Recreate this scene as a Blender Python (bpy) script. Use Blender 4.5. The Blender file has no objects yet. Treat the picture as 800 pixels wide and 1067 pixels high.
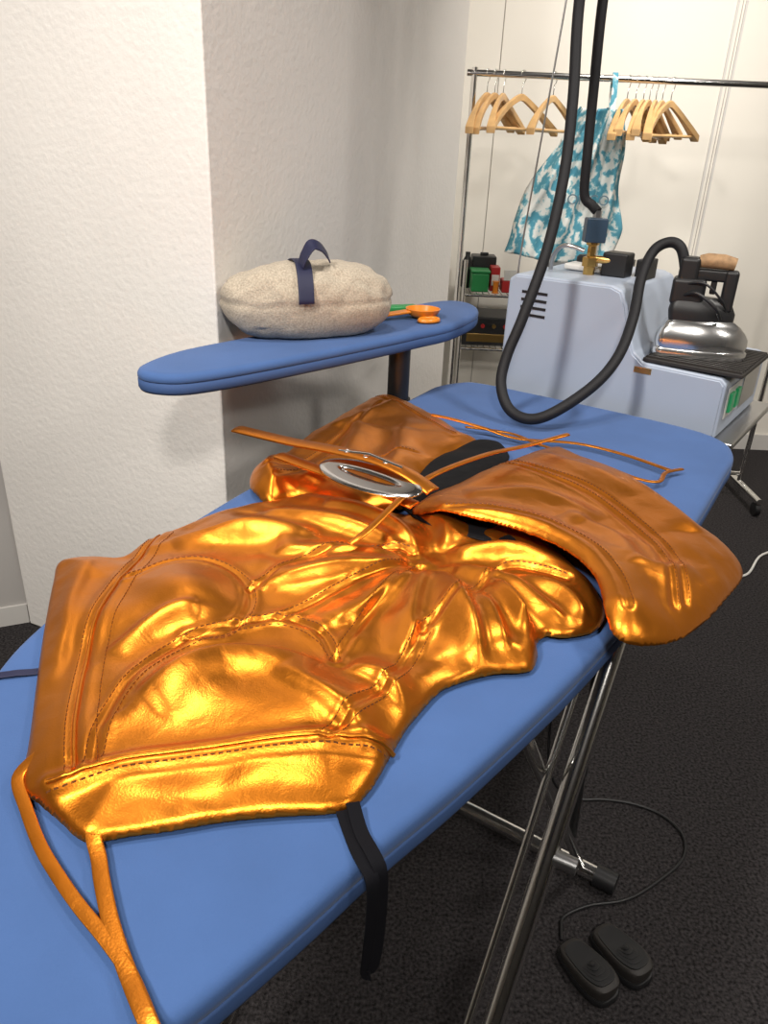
import bpy, bmesh, math, random
import numpy as np
from mathutils import Vector, Matrix
random.seed(7)
sc=bpy.context.scene
COL=bpy.context.collection
# ---------------------------------------------------------------- camera
th=math.radians(25.6); rl=math.radians(2.6)
fw=Vector((0,math.cos(th),-math.sin(th))); R0=Vector((1,0,0)); U0=Vector((0,math.sin(th),math.cos(th)))
cx=math.cos(rl)*R0+math.sin(rl)*U0; cy=-math.sin(rl)*R0+math.cos(rl)*U0
M=Matrix((cx,cy,-fw)).transposed().to_4x4(); M.translation=Vector((0,0,1.5))
cd=bpy.data.cameras.new('camera'); cam=bpy.data.objects.new('camera',cd); COL.objects.link(cam)
cam.matrix_world=M; cd.sensor_fit='VERTICAL'; cd.sensor_height=36; cd.sensor_width=27; cd.lens=26.99; cd.clip_start=.02
sc.camera=cam
sc.view_settings.view_transform='Standard'
# ---------------------------------------------------------------- materials
def mat(name,col,rough=.5,metal=0.0,bump=0.0,bscale=50.,bdist=.002,var=0.0,vscale=5.,spec=.5,det=4,emit=None,sheen=0):
    m=bpy.data.materials.new(name); m.use_nodes=True; nt=m.node_tree
    b=nt.nodes['Principled BSDF']; b.inputs['Base Color'].default_value=(*col,1); b.inputs['Roughness'].default_value=rough
    b.inputs['Metallic'].default_value=metal; b.inputs['Specular IOR Level'].default_value=spec
    if sheen: b.inputs['Sheen Weight'].default_value=sheen
    tc=nt.nodes.new('ShaderNodeTexCoord')
    if emit: b.inputs['Emission Color'].default_value=(*emit[0],1); b.inputs['Emission Strength'].default_value=emit[1]
    if var>0:
        n=nt.nodes.new('ShaderNodeTexNoise'); n.inputs['Scale'].default_value=vscale; n.inputs['Detail'].default_value=det
        nt.links.new(tc.outputs['Object'],n.inputs['Vector'])
        r=nt.nodes.new('ShaderNodeValToRGB'); r.color_ramp.elements[0].position=.3; r.color_ramp.elements[1].position=.7
        r.color_ramp.elements[0].color=(*[c*(1-var) for c in col],1); r.color_ramp.elements[1].color=(*[min(1,c*(1+var)) for c in col],1)
        nt.links.new(n.outputs['Fac'],r.inputs['Fac']); nt.links.new(r.outputs['Color'],b.inputs['Base Color'])
    if bump>0:
        n=nt.nodes.new('ShaderNodeTexNoise'); n.inputs['Scale'].default_value=bscale; n.inputs['Detail'].default_value=det
        nt.links.new(tc.outputs['Object'],n.inputs['Vector'])
        bp=nt.nodes.new('ShaderNodeBump'); bp.inputs['Strength'].default_value=bump; bp.inputs['Distance'].default_value=bdist
        nt.links.new(n.outputs['Fac'],bp.inputs['Height']); nt.links.new(bp.outputs['Normal'],b.inputs['Normal'])
    return m
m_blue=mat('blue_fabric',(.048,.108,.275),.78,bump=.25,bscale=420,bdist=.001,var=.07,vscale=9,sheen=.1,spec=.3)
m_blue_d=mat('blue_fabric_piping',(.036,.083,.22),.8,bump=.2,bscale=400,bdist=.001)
m_chrome=mat('chrome',(.82,.81,.79),.15,1)
m_buckle=mat('buckle_metal',(.62,.61,.60),.17,1,bump=.1,bscale=60,bdist=.0005)
m_steel=mat('brushed_steel',(.5,.5,.5),.32,1,bump=.1,bscale=200,bdist=.0004)
m_black=mat('black_plastic',(.012,.012,.013),.45,bump=.1,bscale=300,bdist=.0003)
m_rubber=mat('dark_rubber',(.022,.019,.017),.6,bump=.2,bscale=200,bdist=.0005)
m_hose=mat('braided_hose',(.008,.008,.010),.6,bump=.7,bscale=420,bdist=.0015,spec=.35)
m_wallw=mat('painted_plaster',(.78,.75,.71),.85,bump=.6,bscale=62,bdist=.003,var=.03,vscale=3,det=8)
m_panel=mat('panel_white',(.78,.745,.67),.55,bump=.05,bscale=30,bdist=.001,var=.02,vscale=2)
m_wallg=mat('wall_grey',(.42,.40,.38),.8,bump=.1,bscale=50,bdist=.002)
m_dark=mat('hall_backdrop',(.14,.135,.13),.9,var=.2,vscale=1.5)
m_ceil=mat('ceiling_grey',(.14,.14,.14),.9,bump=.05,bscale=20)
m_trim=mat('trim_white',(.6,.58,.55),.5,var=.02,vscale=4)
m_gen=mat('generator_enamel',(.38,.435,.53),.36,bump=.06,bscale=250,bdist=.0005,var=.02,vscale=6)
m_wood=mat('hanger_wood',(.62,.38,.16),.4,var=.18,vscale=18)
m_cork=mat('cork',(.33,.20,.10),.75,bump=.4,bscale=150,bdist=.001,var=.3,vscale=60)
m_navy=mat('navy_ribbon',(.010,.012,.045),.55,bump=.3,bscale=600,bdist=.0004)
m_ribbon=mat('black_ribbon',(.004,.004,.006),.85,bump=.4,bscale=700,bdist=.0005,spec=.15)
m_lining=mat('black_lining',(.005,.005,.006),.7,bump=.3,bscale=40,bdist=.003,spec=.15)
m_brass=mat('brass',(.7,.45,.15),.3,1)
m_solen=mat('solenoid_blue',(.03,.06,.10),.4,var=.1)
m_ink=mat('print_ink',(.10,.16,.20),.8,var=.1)
m_green=mat('green_plastic',(.02,.22,.06),.4,var=.1)
m_red=mat('red_plastic',(.4,.02,.02),.4,var=.1)
m_white=mat('white_plastic',(.70,.69,.66),.4,var=.03)
m_orange=mat('orange_plastic',(.72,.22,.015),.3,var=.08)
m_stitch=mat('stitch_thread',(.15,.045,.005),.6,var=.1)
m_grnled=mat('green_switch',(.02,.26,.10),.3,emit=((.05,.9,.3),.03))
m_carpet=mat('charcoal_carpet',(.031,.028,.029),.95,bump=1.,bscale=190,bdist=.006,var=.8,vscale=140,det=6,spec=.15)
def copper():
    m=bpy.data.materials.new('copper_leather'); m.use_nodes=True; nt=m.node_tree; b=nt.nodes['Principled BSDF']
    b.inputs['Metallic'].default_value=.95
    tc=nt.nodes.new('ShaderNodeTexCoord')
    n=nt.nodes.new('ShaderNodeTexNoise'); n.inputs['Scale'].default_value=4; n.inputs['Detail'].default_value=3
    nt.links.new(tc.outputs['Object'],n.inputs['Vector'])
    r=nt.nodes.new('ShaderNodeValToRGB'); r.color_ramp.elements[0].position=.3; r.color_ramp.elements[1].position=.7
    r.color_ramp.elements[0].color=(.66,.205,.016,1); r.color_ramp.elements[1].color=(.74,.245,.028,1)
    nt.links.new(n.outputs['Fac'],r.inputs['Fac']); nt.links.new(r.outputs['Color'],b.inputs['Base Color'])
    n2=nt.nodes.new('ShaderNodeTexNoise'); n2.inputs['Scale'].default_value=34; n2.inputs['Detail'].default_value=4; n2.inputs['Distortion'].default_value=.8
    n3=nt.nodes.new('ShaderNodeTexVoronoi'); n3.inputs['Scale'].default_value=450
    for q in (n2,n3): nt.links.new(tc.outputs['Object'],q.inputs['Vector'])
    b1=nt.nodes.new('ShaderNodeBump'); b1.inputs['Strength'].default_value=.24; b1.inputs['Distance'].default_value=.003
    b2=nt.nodes.new('ShaderNodeBump'); b2.inputs['Strength'].default_value=.16; b2.inputs['Distance'].default_value=.0005
    nt.links.new(n2.outputs['Fac'],b1.inputs['Height']); nt.links.new(n3.outputs['Distance'],b2.inputs['Height'])
    nt.links.new(b1.outputs['Normal'],b2.inputs['Normal']); nt.links.new(b2.outputs['Normal'],b.inputs['Normal'])
    mr=nt.nodes.new('ShaderNodeMapRange'); mr.inputs['To Min'].default_value=.27; mr.inputs['To Max'].default_value=.40
    nt.links.new(n2.outputs['Fac'],mr.inputs['Value']); nt.links.new(mr.outputs[0],b.inputs['Roughness'])
    return m
m_copper=copper()
m_linen=mat('linen_fabric',(.43,.37,.29),.95,bump=1.,bscale=340,bdist=.0018,var=.24,vscale=240,sheen=.1,spec=.15)
def tiedye():
    m=bpy.data.materials.new('tie_dye_fabric'); m.use_nodes=True; nt=m.node_tree; b=nt.nodes['Principled BSDF']; b.inputs['Roughness'].default_value=.85
    tc=nt.nodes.new('ShaderNodeTexCoord'); w=nt.nodes.new('ShaderNodeTexWave'); w.inputs['Scale'].default_value=3.2; w.inputs['Distortion'].default_value=15; w.inputs['Detail'].default_value=5; w.inputs['Detail Scale'].default_value=2.2; w.inputs['Detail Roughness'].default_value=.62
    nt.links.new(tc.outputs['Object'],w.inputs['Vector'])
    r=nt.nodes.new('ShaderNodeValToRGB'); e=r.color_ramp.elements; e[0].position=.15; e[0].color=(.07,.27,.36,1); e[1].position=.85; e[1].color=(.66,.68,.65,1)
    k=e.new(.45); k.color=(.20,.42,.48,1); k=e.new(.62); k.color=(.46,.58,.59,1)
    nt.links.new(w.outputs['Fac'],r.inputs['Fac']); nt.links.new(r.outputs['Color'],b.inputs['Base Color']); return m
m_tie=tiedye()
# ---------------------------------------------------------------- mesh helpers
def mk(name,v,f,m,parent=None,smooth=False):
    me=bpy.data.meshes.new(name); me.from_pydata([tuple(map(float,p)) for p in v],[],[tuple(int(i) for i in q) for q in f]); me.update()
    o=bpy.data.objects.new(name,me); COL.objects.link(o)
    if m is not None: me.materials.append(m)
    if smooth: me.polygons.foreach_set('use_smooth',[True]*len(me.polygons))
    if parent: o.parent=parent
    return o
def fixn(o):
    bm=bmesh.new(); bm.from_mesh(o.data); bmesh.ops.recalc_face_normals(bm,faces=bm.faces); bm.to_mesh(o.data); bm.free(); return o
def empty(name):
    o=bpy.data.objects.new(name,None); o.empty_display_size=.05; COL.objects.link(o); return o
def bev(o,w,seg=3,ang=35):
    b=o.modifiers.new('bevel','BEVEL'); b.width=w; b.segments=seg; b.limit_method='ANGLE'; b.angle_limit=math.radians(ang)
    o.data.polygons.foreach_set('use_smooth',[True]*len(o.data.polygons))
    o.modifiers.new('wn','WEIGHTED_NORMAL')
    return o
def catmull(P,n=8,closed=False):
    P=[np.array(p,float) for p in P]; out=[]; N=len(P)
    rng=range(N) if closed else range(N-1)
    for i in rng:
        if closed: a,b,c,d=P[(i-1)%N],P[i],P[(i+1)%N],P[(i+2)%N]
        else: a,b,c,d=P[max(i-1,0)],P[i],P[i+1],P[min(i+2,N-1)]
        for k in range(n):
            t=k/n; out.append(.5*((2*b)+(-a+c)*t+(2*a-5*b+4*c-d)*t*t+(-a+3*b-3*c+d)*t**3))
    if not closed: out.append(P[-1])
    return out
def prism(name,pts,z0,z1,m,parent=None,b=0,seg=3):
    n=len(pts); v=[(p[0],p[1],z0) for p in pts]+[(p[0],p[1],z1) for p in pts]
    f=[tuple(range(n))[::-1],tuple(range(n,2*n))]+[(i,(i+1)%n,n+(i+1)%n,n+i) for i in range(n)]
    o=fixn(mk(name,v,f,m,parent))
    if b: bev(o,b,seg,50)
    return o
def frame_pt(fr,s,n,z):
    A,d,nn=fr; return Vector((A[0]+d[0]*s+nn[0]*n,A[1]+d[1]*s+nn[1]*n,z))
def fbox(name,fr,s0,s1,n0,n1,z0,z1,m,parent=None,b=0):
    v=[frame_pt(fr,s,n,z) for z in (z0,z1) for n in (n0,n1) for s in (s0,s1)]
    f=[(0,2,3,1),(4,5,7,6),(0,1,5,4),(2,6,7,3),(0,4,6,2),(1,3,7,5)]
    o=mk(name,v,f,m,parent)
    if b: bev(o,b)
    return o
WF=((0,0),(1,0),(0,1))
def box(name,x0,x1,y0,y1,z0,z1,m,parent=None,b=0): return fbox(name,WF,x0,x1,y0,y1,z0,z1,m,parent,b)
def tube(name,pts,r,m,parent=None,n=14,smooth=0,caps=True):
    if smooth: pts=catmull(pts,smooth)
    P=[Vector(p) for p in pts]; rr=r if hasattr(r,'__len__') else [r]*len(P)
    v=[];f=[]; T=[(P[min(i+1,len(P)-1)]-P[max(i-1,0)]).normalized() for i in range(len(P))]
    a=T[0].orthogonal().normalized()
    for i,p in enumerate(P):
        a=(a-T[i]*a.dot(T[i])).normalized(); b=T[i].cross(a)
        for k in range(n):
            an=2*math.pi*k/n; v.append(p+(a*math.cos(an)+b*math.sin(an))*rr[i])
    for i in range(len(P)-1):
        for k in range(n): f.append((i*n+k,i*n+(k+1)%n,(i+1)*n+(k+1)%n,(i+1)*n+k))
    if caps: f.append(tuple(range(n))[::-1]); f.append(tuple((len(P)-1)*n+k for k in range(n)))
    o=mk(name,v,f,m,parent,True)
    e=o.modifiers.new('es','EDGE_SPLIT'); e.split_angle=math.radians(60)
    return o
def ribbon(name,pts,w,m,parent=None,side=None,th=.0015,smooth=6,curl=0.0):
    if smooth: pts=catmull(pts,smooth)
    P=[Vector(p) for p in pts]; v=[];f=[]
    K=7
    for i,p in enumerate(P):
        t=(P[min(i+1,len(P)-1)]-P[max(i-1,0)]).normalized()
        s=Vector(side) if side else t.cross(Vector((0,0,1)))
        s=(s-t*s.dot(t)).normalized(); nn=s.cross(t)
        for k in range(K):
            q=k/(K-1)*2-1; v.append(p+s*(q*w/2)+nn*(curl*(1-q*q)))
    for i in range(len(P)-1):
        for k in range(K-1): f.append((i*K+k,i*K+k+1,(i+1)*K+k+1,(i+1)*K+k))
    o=mk(name,v,f,m,parent,True); s=o.modifiers.new('sol','SOLIDIFY'); s.thickness=th; s.offset=0
    bv=o.modifiers.new('b','BEVEL'); bv.width=th*.3; bv.segments=2; bv.limit_method='ANGLE'; bv.angle_limit=math.radians(50)
    return o
def lathe(name,prof,m,parent=None,n=28,loc=(0,0,0),rot=None):
    v=[];f=[]
    for r,z in prof:
        for k in range(n): a=2*math.pi*k/n; v.append(Vector((r*math.cos(a),r*math.sin(a),z)))
    for i in range(len(prof)-1):
        for k in range(n): f.append((i*n+k,i*n+(k+1)%n,(i+1)*n+(k+1)%n,(i+1)*n+k))
    f.append(tuple(range(n))[::-1]); f.append(tuple((len(prof)-1)*n+k for k in range(n)))
    if rot is not None: v=[rot@p for p in v]
    v=[p+Vector(loc) for p in v]
    o=mk(name,v,f,m,parent,True); e=o.modifiers.new('es','EDGE_SPLIT'); e.split_angle=math.radians(40); return o
# ---------------------------------------------------------------- room
box('floor',-3,3.4,-2.6,4.3,-.1,0,m_carpet)
box('ceiling',-3,3.4,-2.6,4.3,3.2,3.3,m_ceil)
wb=empty('wall_back')
xs=[-3,.452,1.535,2.6,3.4]
for i in range(4): box('panel_%d'%(i+1),xs[i]+.002,xs[i+1]-.002,4.2,4.3,0,3.2,m_panel,wb,b=.0015)
box('seam_backing',-3,3.4,4.206,4.29,0,3.2,m_wallg,wb)
box('joint_strip_1',1.507,1.517,4.193,4.2,0,3.2,m_trim,wb); box('joint_strip_2',1.545,1.555,4.191,4.2,0,3.2,m_trim,wb)
box('wall_right',3.4,3.5,-2.6,4.3,0,3.2,m_panel)
box('wall_left',-3.1,-3,-2.6,4.3,0,3.2,m_panel)
box('wall_front',-3,3.4,-2.7,-2.6,0,3.2,m_dark)
prism('wall_pillar',[(-.41,1.8),(.22,3.21),(.22,4.2),(-1.0,4.2),(-1.17,2.14)],0,3.2,m_wallw,b=.006)
prism('wall_side',[(-1.172,2.16),(-2.99,1.35),(-2.99,1.45),(-1.172,2.26)],0,3.2,m_wallg)
prism('baseboard_side',[(-1.175,2.148),(-2.98,1.34),(-2.98,1.35),(-1.175,2.158)],0,.07,m_trim)
box('baseboard_back',.24,3.38,4.185,4.198,0,.09,m_trim)
# ---------------------------------------------------------------- ironing table
tb=empty('ironing_table')
outl=[(.256,2.137),(.41,2.045),(.566,1.944),(.700,1.85),(.775,1.78),(.800,1.71),(.782,1.627),(.729,1.536),(.61,1.335),(.483,1.131),(.362,.946),(.265,.815),(.193,.726),(.094,.610),(.014,.524),(-.043,.457),(-.092,.402),(-.14,.352),(-.21,.295),(-.29,.265),(-.37,.285),(-.425,.35),(-.455,.46),(-.468,.60),(-.468,.74),(-.462,.83),(-.43,.958),(-.362,1.117),(-.287,1.285),(-.205,1.45),(-.116,1.634),(-.015,1.825),(.089,2.017),(.13,2.085),(.19,2.13)]
oc=catmull(outl,5,True)
cen=np.mean(oc,axis=0)
def inset(pts,d):
    n=len(pts); out=[]
    for i in range(n):
        a=pts[(i-1)%n];b=pts[(i+1)%n]; t=(b-a)/np.linalg.norm(b-a); nn=np.array([t[1],-t[0]])
        if np.dot(cen-pts[i],nn)<0: nn=-nn
        out.append(pts[i]+nn*d)
    return out
def pad(name,oc,ztop,prof,m,parent,ins=inset):
    rings=[]
    for d,z in prof: rings.append([(p[0],p[1],ztop+z) for p in ins(oc,d)])
    n=len(oc); v=[p for r in rings for p in r]; f=[]
    for i in range(len(rings)-1):
        for k in range(n): f.append((i*n+k,i*n+(k+1)%n,(i+1)*n+(k+1)%n,(i+1)*n+k))
    f.append(tuple(range(n))); f.append(tuple((len(rings)-1)*n+k for k in range(n))[::-1])
    return fixn(mk(name,v,f,m,parent,True))
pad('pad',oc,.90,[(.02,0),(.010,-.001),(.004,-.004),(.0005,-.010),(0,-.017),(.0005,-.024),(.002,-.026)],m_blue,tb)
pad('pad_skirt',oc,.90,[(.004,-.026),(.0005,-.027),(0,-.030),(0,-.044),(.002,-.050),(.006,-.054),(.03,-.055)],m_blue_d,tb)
pad('under_tray',oc,.90,[(.05,-.055),(.05,-.085),(.07,-.095)],m_steel,tb)
pr=np.array([.846,-.53])
def leg(name,a,b,r=.014,m=m_chrome): return tube(name,[a,b],r,m,tb)
off=-.40*pr
for i,o_ in enumerate((np.zeros(2),off)):
    leg('leg_long_%d'%i,(.37+o_[0],.985+o_[1],.86),(.055+o_[0],.445+o_[1],.03),.0150)
    leg('leg_brace_%d'%i,(.325+o_[0],.985+o_[1],.80),(.05+o_[0],.51+o_[1],.05),.007)
    leg('leg_cross_%d'%i,(.19+o_[0],.80+o_[1],.82),(.485+o_[0],1.243+o_[1],.03),.011)
    tube('leg_collar_%d'%i,[(.26+o_[0],.80+o_[1],.575),(.30+o_[0],.78+o_[1],.575)],.012,m_steel,tb)
leg('foot_bar_far',(.12,1.47,.03),(.535,1.21,.03),.019)
tube('foot_cap',[(.515,1.222,.03),(.555,1.197,.03)],.025,m_black,tb)
tube('foot_cap_left',[(.13,1.464,.03),(.08,1.495,.03)],.025,m_black,tb)
leg('foot_bar_near',(.08,.43,.03),(-.31,.67,.03),.019)
tube('foot_cap_near',[(.07,.436,.03),(.12,.405,.03)],.025,m_black,tb)
leg('cross_bar',(.20,.80,.80),(.20+off[0],.80+off[1],.80),.010)
leg('lever',(.42,1.20,.60),(.445,1.23,.32),.008,m_black)
leg('lever_arm',(.40,1.16,.81),(.455,1.25,.12),.009,m_black)
G=((.315,2.185),(.82,-.572),(.572,.82))
fbox('generator_tray',G,-.03,.66,.0,.46,.845,.862,m_steel,tb,b=.004)
fbox('tray_support_1',G,.12,.15,-.35,.40,.80,.845,m_steel,tb)
fbox('tray_support_2',G,.50,.53,-.35,.40,.80,.845,m_steel,tb)
# ---------------------------------------------------------------- sleeve board
sb=empty('sleeve_ironing_board')
arm=[(-.505,1.52),(-.463,1.64),(-.36,1.775),(-.257,1.9),(-.14,2.05),(-.026,2.19),(.11,2.355),(.19,2.395),(.24,2.34),(.24,2.22),(.16,2.04),(.07,1.93),(-.02,1.825),(-.22,1.61),(-.35,1.485),(-.42,1.445),(-.485,1.46)]
ac=catmull(arm,6,True); cen=np.mean(ac,axis=0)
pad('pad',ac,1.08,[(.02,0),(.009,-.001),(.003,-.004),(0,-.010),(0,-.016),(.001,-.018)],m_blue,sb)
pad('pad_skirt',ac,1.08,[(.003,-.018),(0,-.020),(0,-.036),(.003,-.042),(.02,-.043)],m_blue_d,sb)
tube('post',[(.022,1.95,.79),(.022,1.95,1.04)],.028,m_black,sb,n=24)
tube('post_collar',[(.022,1.95,.86),(.022,1.95,.90)],.033,m_black,sb,n=24)
fbox('post_bracket',((.022,1.95),(.8,-.6),(.6,.8)),-.01,.16,-.02,.02,.79,.81,m_steel,sb)
# ---------------------------------------------------------------- noise + cloth
rng=np.random.default_rng(3); PERM=rng.permutation(512); GR=rng.normal(size=(512,2)); GR/=np.linalg.norm(GR,axis=1)[:,None]
def pn(x,y,seed=0):
    x=x+seed*17.31; y=y-seed*9.77
    xi=np.floor(x).astype(int); yi=np.floor(y).astype(int); xf=x-xi; yf=y-yi
    def g(a,b,dx,dy):
        h=PERM[(PERM[(a)%512]+b)%512]; return GR[h,0]*dx+GR[h,1]*dy
    u=xf**3*(xf*(xf*6-15)+10); w=yf**3*(yf*(yf*6-15)+10)
    a=g(xi,yi,xf,yf)*(1-u)+g(xi+1,yi,xf-1,yf)*u; b=g(xi,yi+1,xf,yf-1)*(1-u)+g(xi+1,yi+1,xf-1,yf-1)*u
    return (a*(1-w)+b*w)*1.5
def ldist(X,Y,line,closed=False):
    L=[np.array(p,float) for p in line]; best=np.full(X.shape,9.); bx=X.copy();by=Y.copy(); tt=np.zeros_like(X); sg_=np.ones_like(X)
    n=len(L); segs=n if closed else n-1
    for i in range(segs):
        a=L[i];b=L[(i+1)%n]; e=b-a; l2=max(e@e,1e-12)
        t=np.clip(((X-a[0])*e[0]+(Y-a[1])*e[1])/l2,0,1); qx=a[0]+t*e[0]; qy=a[1]+t*e[1]
        d=np.hypot(X-qx,Y-qy); mset=d<best; best=np.where(mset,d,best); bx=np.where(mset,qx,bx); by=np.where(mset,qy,by); tt=np.where(mset,(i+t)/segs,tt)
        sg_=np.where(mset,np.sign(e[0]*(Y-a[1])-e[1]*(X-a[0])),sg_)
    return best,bx,by,tt,sg_
def inside(X,Y,poly):
    c=np.zeros(X.shape,bool); n=len(poly); j=n-1
    for i in range(n):
        xi,yi=poly[i];xj,yj=poly[j]
        if yi!=yj:
            k=((yi>Y)!=(yj>Y))&(X<(xj-xi)*(Y-yi)/(yj-yi)+xi); c^=k
        j=i
    return c
def bilin(F,fy,fx):
    ny,nx=F.shape[:2]; fy=np.clip(fy,0,ny-1.001); fx=np.clip(fx,0,nx-1.001)
    y=np.floor(fy).astype(int); x=np.floor(fx).astype(int); v=(fy-y)[...,None]; u=(fx-x)[...,None]
    return F[y,x]*(1-v)*(1-u)+F[y,x+1]*(1-v)*u+F[y+1,x]*v*(1-u)+F[y+1,x+1]*v*u
def blur(F,k):
    for _ in range(k):
        G_=np.pad(F,((1,1),(1,1),(0,0)),mode='edge'); F=(G_[1:-1,1:-1]*4+G_[:-2,1:-1]+G_[2:,1:-1]+G_[1:-1,:-2]+G_[1:-1,2:])/8
    return F
def buckle_from(Q0,Q,val,pin,E,kb,iters,floor):
    # position-based relaxation of an inextensible sheet with excess length E -> natural folds
    H,W=val.shape; w=np.where(val&~pin,1.,0.)[...,None]; prep=[]
    for dy,dx,k,bend in ((0,1,1.,0),(1,0,1.,0),(1,1,1.,0),(1,-1,1.,0),(0,2,kb,1),(2,0,kb,1),(0,4,kb*.5,1),(4,0,kb*.5,1)):
        ya=slice(0,H-dy); yb=slice(dy,H)
        if dx>=0: xa=slice(0,W-dx); xb=slice(dx,W)
        else: xa=slice(-dx,W); xb=slice(0,W+dx)
        rest=np.linalg.norm(Q0[yb,xb]-Q0[ya,xa],axis=-1)*(1+.5*(E[yb,xb]+E[ya,xa]))
        prep.append((ya,xa,yb,xb,rest,(val[ya,xa]&val[yb,xb]).astype(float)*k,bend))
    P=Q.copy()
    for it in range(iters):
        acc=np.zeros_like(P); cnt=np.full(val.shape,1e-6)
        for ya,xa,yb,xb,rest,ok,bend in prep:
            d=P[yb,xb]-P[ya,xa]; L=np.sqrt((d*d).sum(-1))+1e-9
            c=(L-rest)/L*.5
            if bend: c=np.minimum(c,0)
            c=(c*ok)[...,None]*d
            acc[ya,xa]+=c; acc[yb,xb]-=c; cnt[ya,xa]+=ok; cnt[yb,xb]+=ok
        P=P+acc/cnt[...,None]*w*1.5
        P[...,2]=np.maximum(P[...,2],floor)
    return P
class Piece: pass
def cloth(name,outline,hf,m,parent,res=.0035,thick=.003,sm=4,its=2,wr=None,seamf=None,floor=.906):
    oc=catmull(outline,sm,True); oc=[p[:2] for p in oc]; A=np.array(oc)
    x0,y0=A.min(0)-res*10; x1,y1=A.max(0)+res*10
    nx=(int((x1-x0)/res)//8+1)*8+1; ny=(int((y1-y0)/res)//8+1)*8+1
    X,Y=np.meshgrid(x0+np.arange(nx)*res,y0+np.arange(ny)*res)
    D,bx,by,_,_=ldist(X,Y,oc,True); ins=inside(X,Y,oc); sd=np.where(ins,D,-D)
    keep=sd>-res*.72
    near=keep&(sd<res*.3)
    X=np.where(near,bx,X); Y=np.where(near,by,Y); sd=np.where(near,0,sd); sp=np.maximum(sd,0)
    Z=hf(X,Y,sp)
    P=np.stack([X,Y,Z],-1)
    if wr:
        disp=None; prev=None
        for lev,(step,e,kb,iters,amp,fr) in enumerate(wr):
            b=P[::step,::step].copy(); val=keep[::step,::step]; dd=sd[::step,::step]
            if disp is not None:
                yy,xx=np.meshgrid(np.arange(b.shape[0])*step/prev,np.arange(b.shape[1])*step/prev,indexing='ij')
                b=b+blur(bilin(disp,yy,xx),2)*np.clip(dd/.004,0,1)[...,None]
            Xs=X[::step,::step]; Ys=Y[::step,::step]
            Q=b.copy(); Q[...,2]+=amp*pn(Xs*fr,Ys*fr,60+lev)*np.clip(dd/.02,0,1)
            pin=dd<res*min(step,4)*1.1
            E=e(Xs,Ys) if callable(e) else np.full(val.shape,e)
            Pn=buckle_from(b,Q,val,pin,E,kb,iters,floor)
            disp=np.where(val[...,None],Pn-P[::step,::step],0)
            prev=step
        if prev>1:
            yy,xx=np.meshgrid(np.arange(ny)/prev,np.arange(nx)/prev,indexing='ij'); disp=blur(bilin(disp,yy,xx),3)*np.clip(sd/.004,0,1)[...,None]
        P=P+disp
    if seamf is not None: P[...,2]+=seamf(X,Y)*np.clip(sp/.01,0,1)
    idx=-np.ones(X.shape,int); idx[keep]=np.arange(keep.sum())
    v=P[keep]; f=[]
    I=idx; a=I[:-1,:-1];b=I[:-1,1:];c=I[1:,1:];d=I[1:,:-1]
    full=(a>=0)&(b>=0)&(c>=0)&(d>=0); f+= np.stack([a[full],b[full],c[full],d[full]],1).tolist()
    for (p,q,r_,miss) in ((a,b,c,d),(b,c,d,a),(c,d,a,b),(d,a,b,c)):
        k=(p>=0)&(q>=0)&(r_>=0)&(miss<0); f+=np.stack([p[k],q[k],r_[k]],1).tolist()
    o=mk(name,v,f,m,parent,True)
    s0=o.modifiers.new('smo','SMOOTH'); s0.factor=.5; s0.iterations=its
    s=o.modifiers.new('sol','SOLIDIFY'); s.thickness=thick; s.offset=-1
    Pc=Piece(); Pc.o=o
    Pk=P.copy()
    def q(pts):
        x=np.array([p[0] for p in pts],float);y=np.array([p[1] for p in pts],float)
        return bilin(Pk,(y-y0)/res,(x-x0)/res)
    Pc.p=q
    return Pc
def rnd(d,R): return np.sqrt(np.maximum(0,1-(1-np.clip(d/R,0,1))**2))
def seam_profile(X,Y,lines,wd=.004,amp=.003):
    z=0*X
    for L in lines:
        d=ldist(X,Y,catmull(L,5))[0]; z=z-amp*np.exp(-(d/wd)**2)+amp*.5*np.exp(-((d-.010)/.005)**2)
    return z
def ridge(X,Y,L,w,a,asym=.45):
    d,_,_,t,s=ldist(X,Y,catmull(L,5)); k=np.sin(np.pi*np.clip(t*.96+.02,0,1))**.6
    wv=w*(1+asym*s*np.tanh(d/w*2)*-1)
    return a*k*np.exp(-(d/wv)**1.6)
def stitches(name,P,lines,offs,parent,dash=.0048,gap=.0030):
    v=[]
    for L in lines:
        C=np.array(catmull(L,10))[:,:2]
        seg=np.hypot(*(C[1:]-C[:-1]).T); s=np.concatenate([[0],np.cumsum(seg)]); tot=s[-1]
        for off in offs:
            t=0
            while t<tot-dash:
                a=np.array([np.interp(t,s,C[:,k]) for k in (0,1)]); b=np.array([np.interp(t+dash,s,C[:,k]) for k in (0,1)])
                u=(b-a)/(np.linalg.norm(b-a)+1e-9); nn=np.array([-u[1],u[0]]); a=a+nn*off; b=b+nn*off
                v.append((a,b,nn)); t+=dash+gap
    pts=[]
    for a,b,nn in v: pts+=[a,b]
    Q=P.p(pts); V=[];F=[]
    for i,(a,b,nn) in enumerate(v):
        w=.0008; k=len(V)
        for p in (Q[2*i],Q[2*i+1]):
            V+=[(p[0]-nn[0]*w,p[1]-nn[1]*w,p[2]-.0008),(p[0],p[1],p[2]+.0013),(p[0]+nn[0]*w,p[1]+nn[1]*w,p[2]-.0008)]
        F+=[(k,k+1,k+4,k+3),(k+1,k+2,k+5,k+4),(k,k+2,k+1),(k+3,k+4,k+5)]
    return mk(name,V,F,m_stitch,parent)
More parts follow.
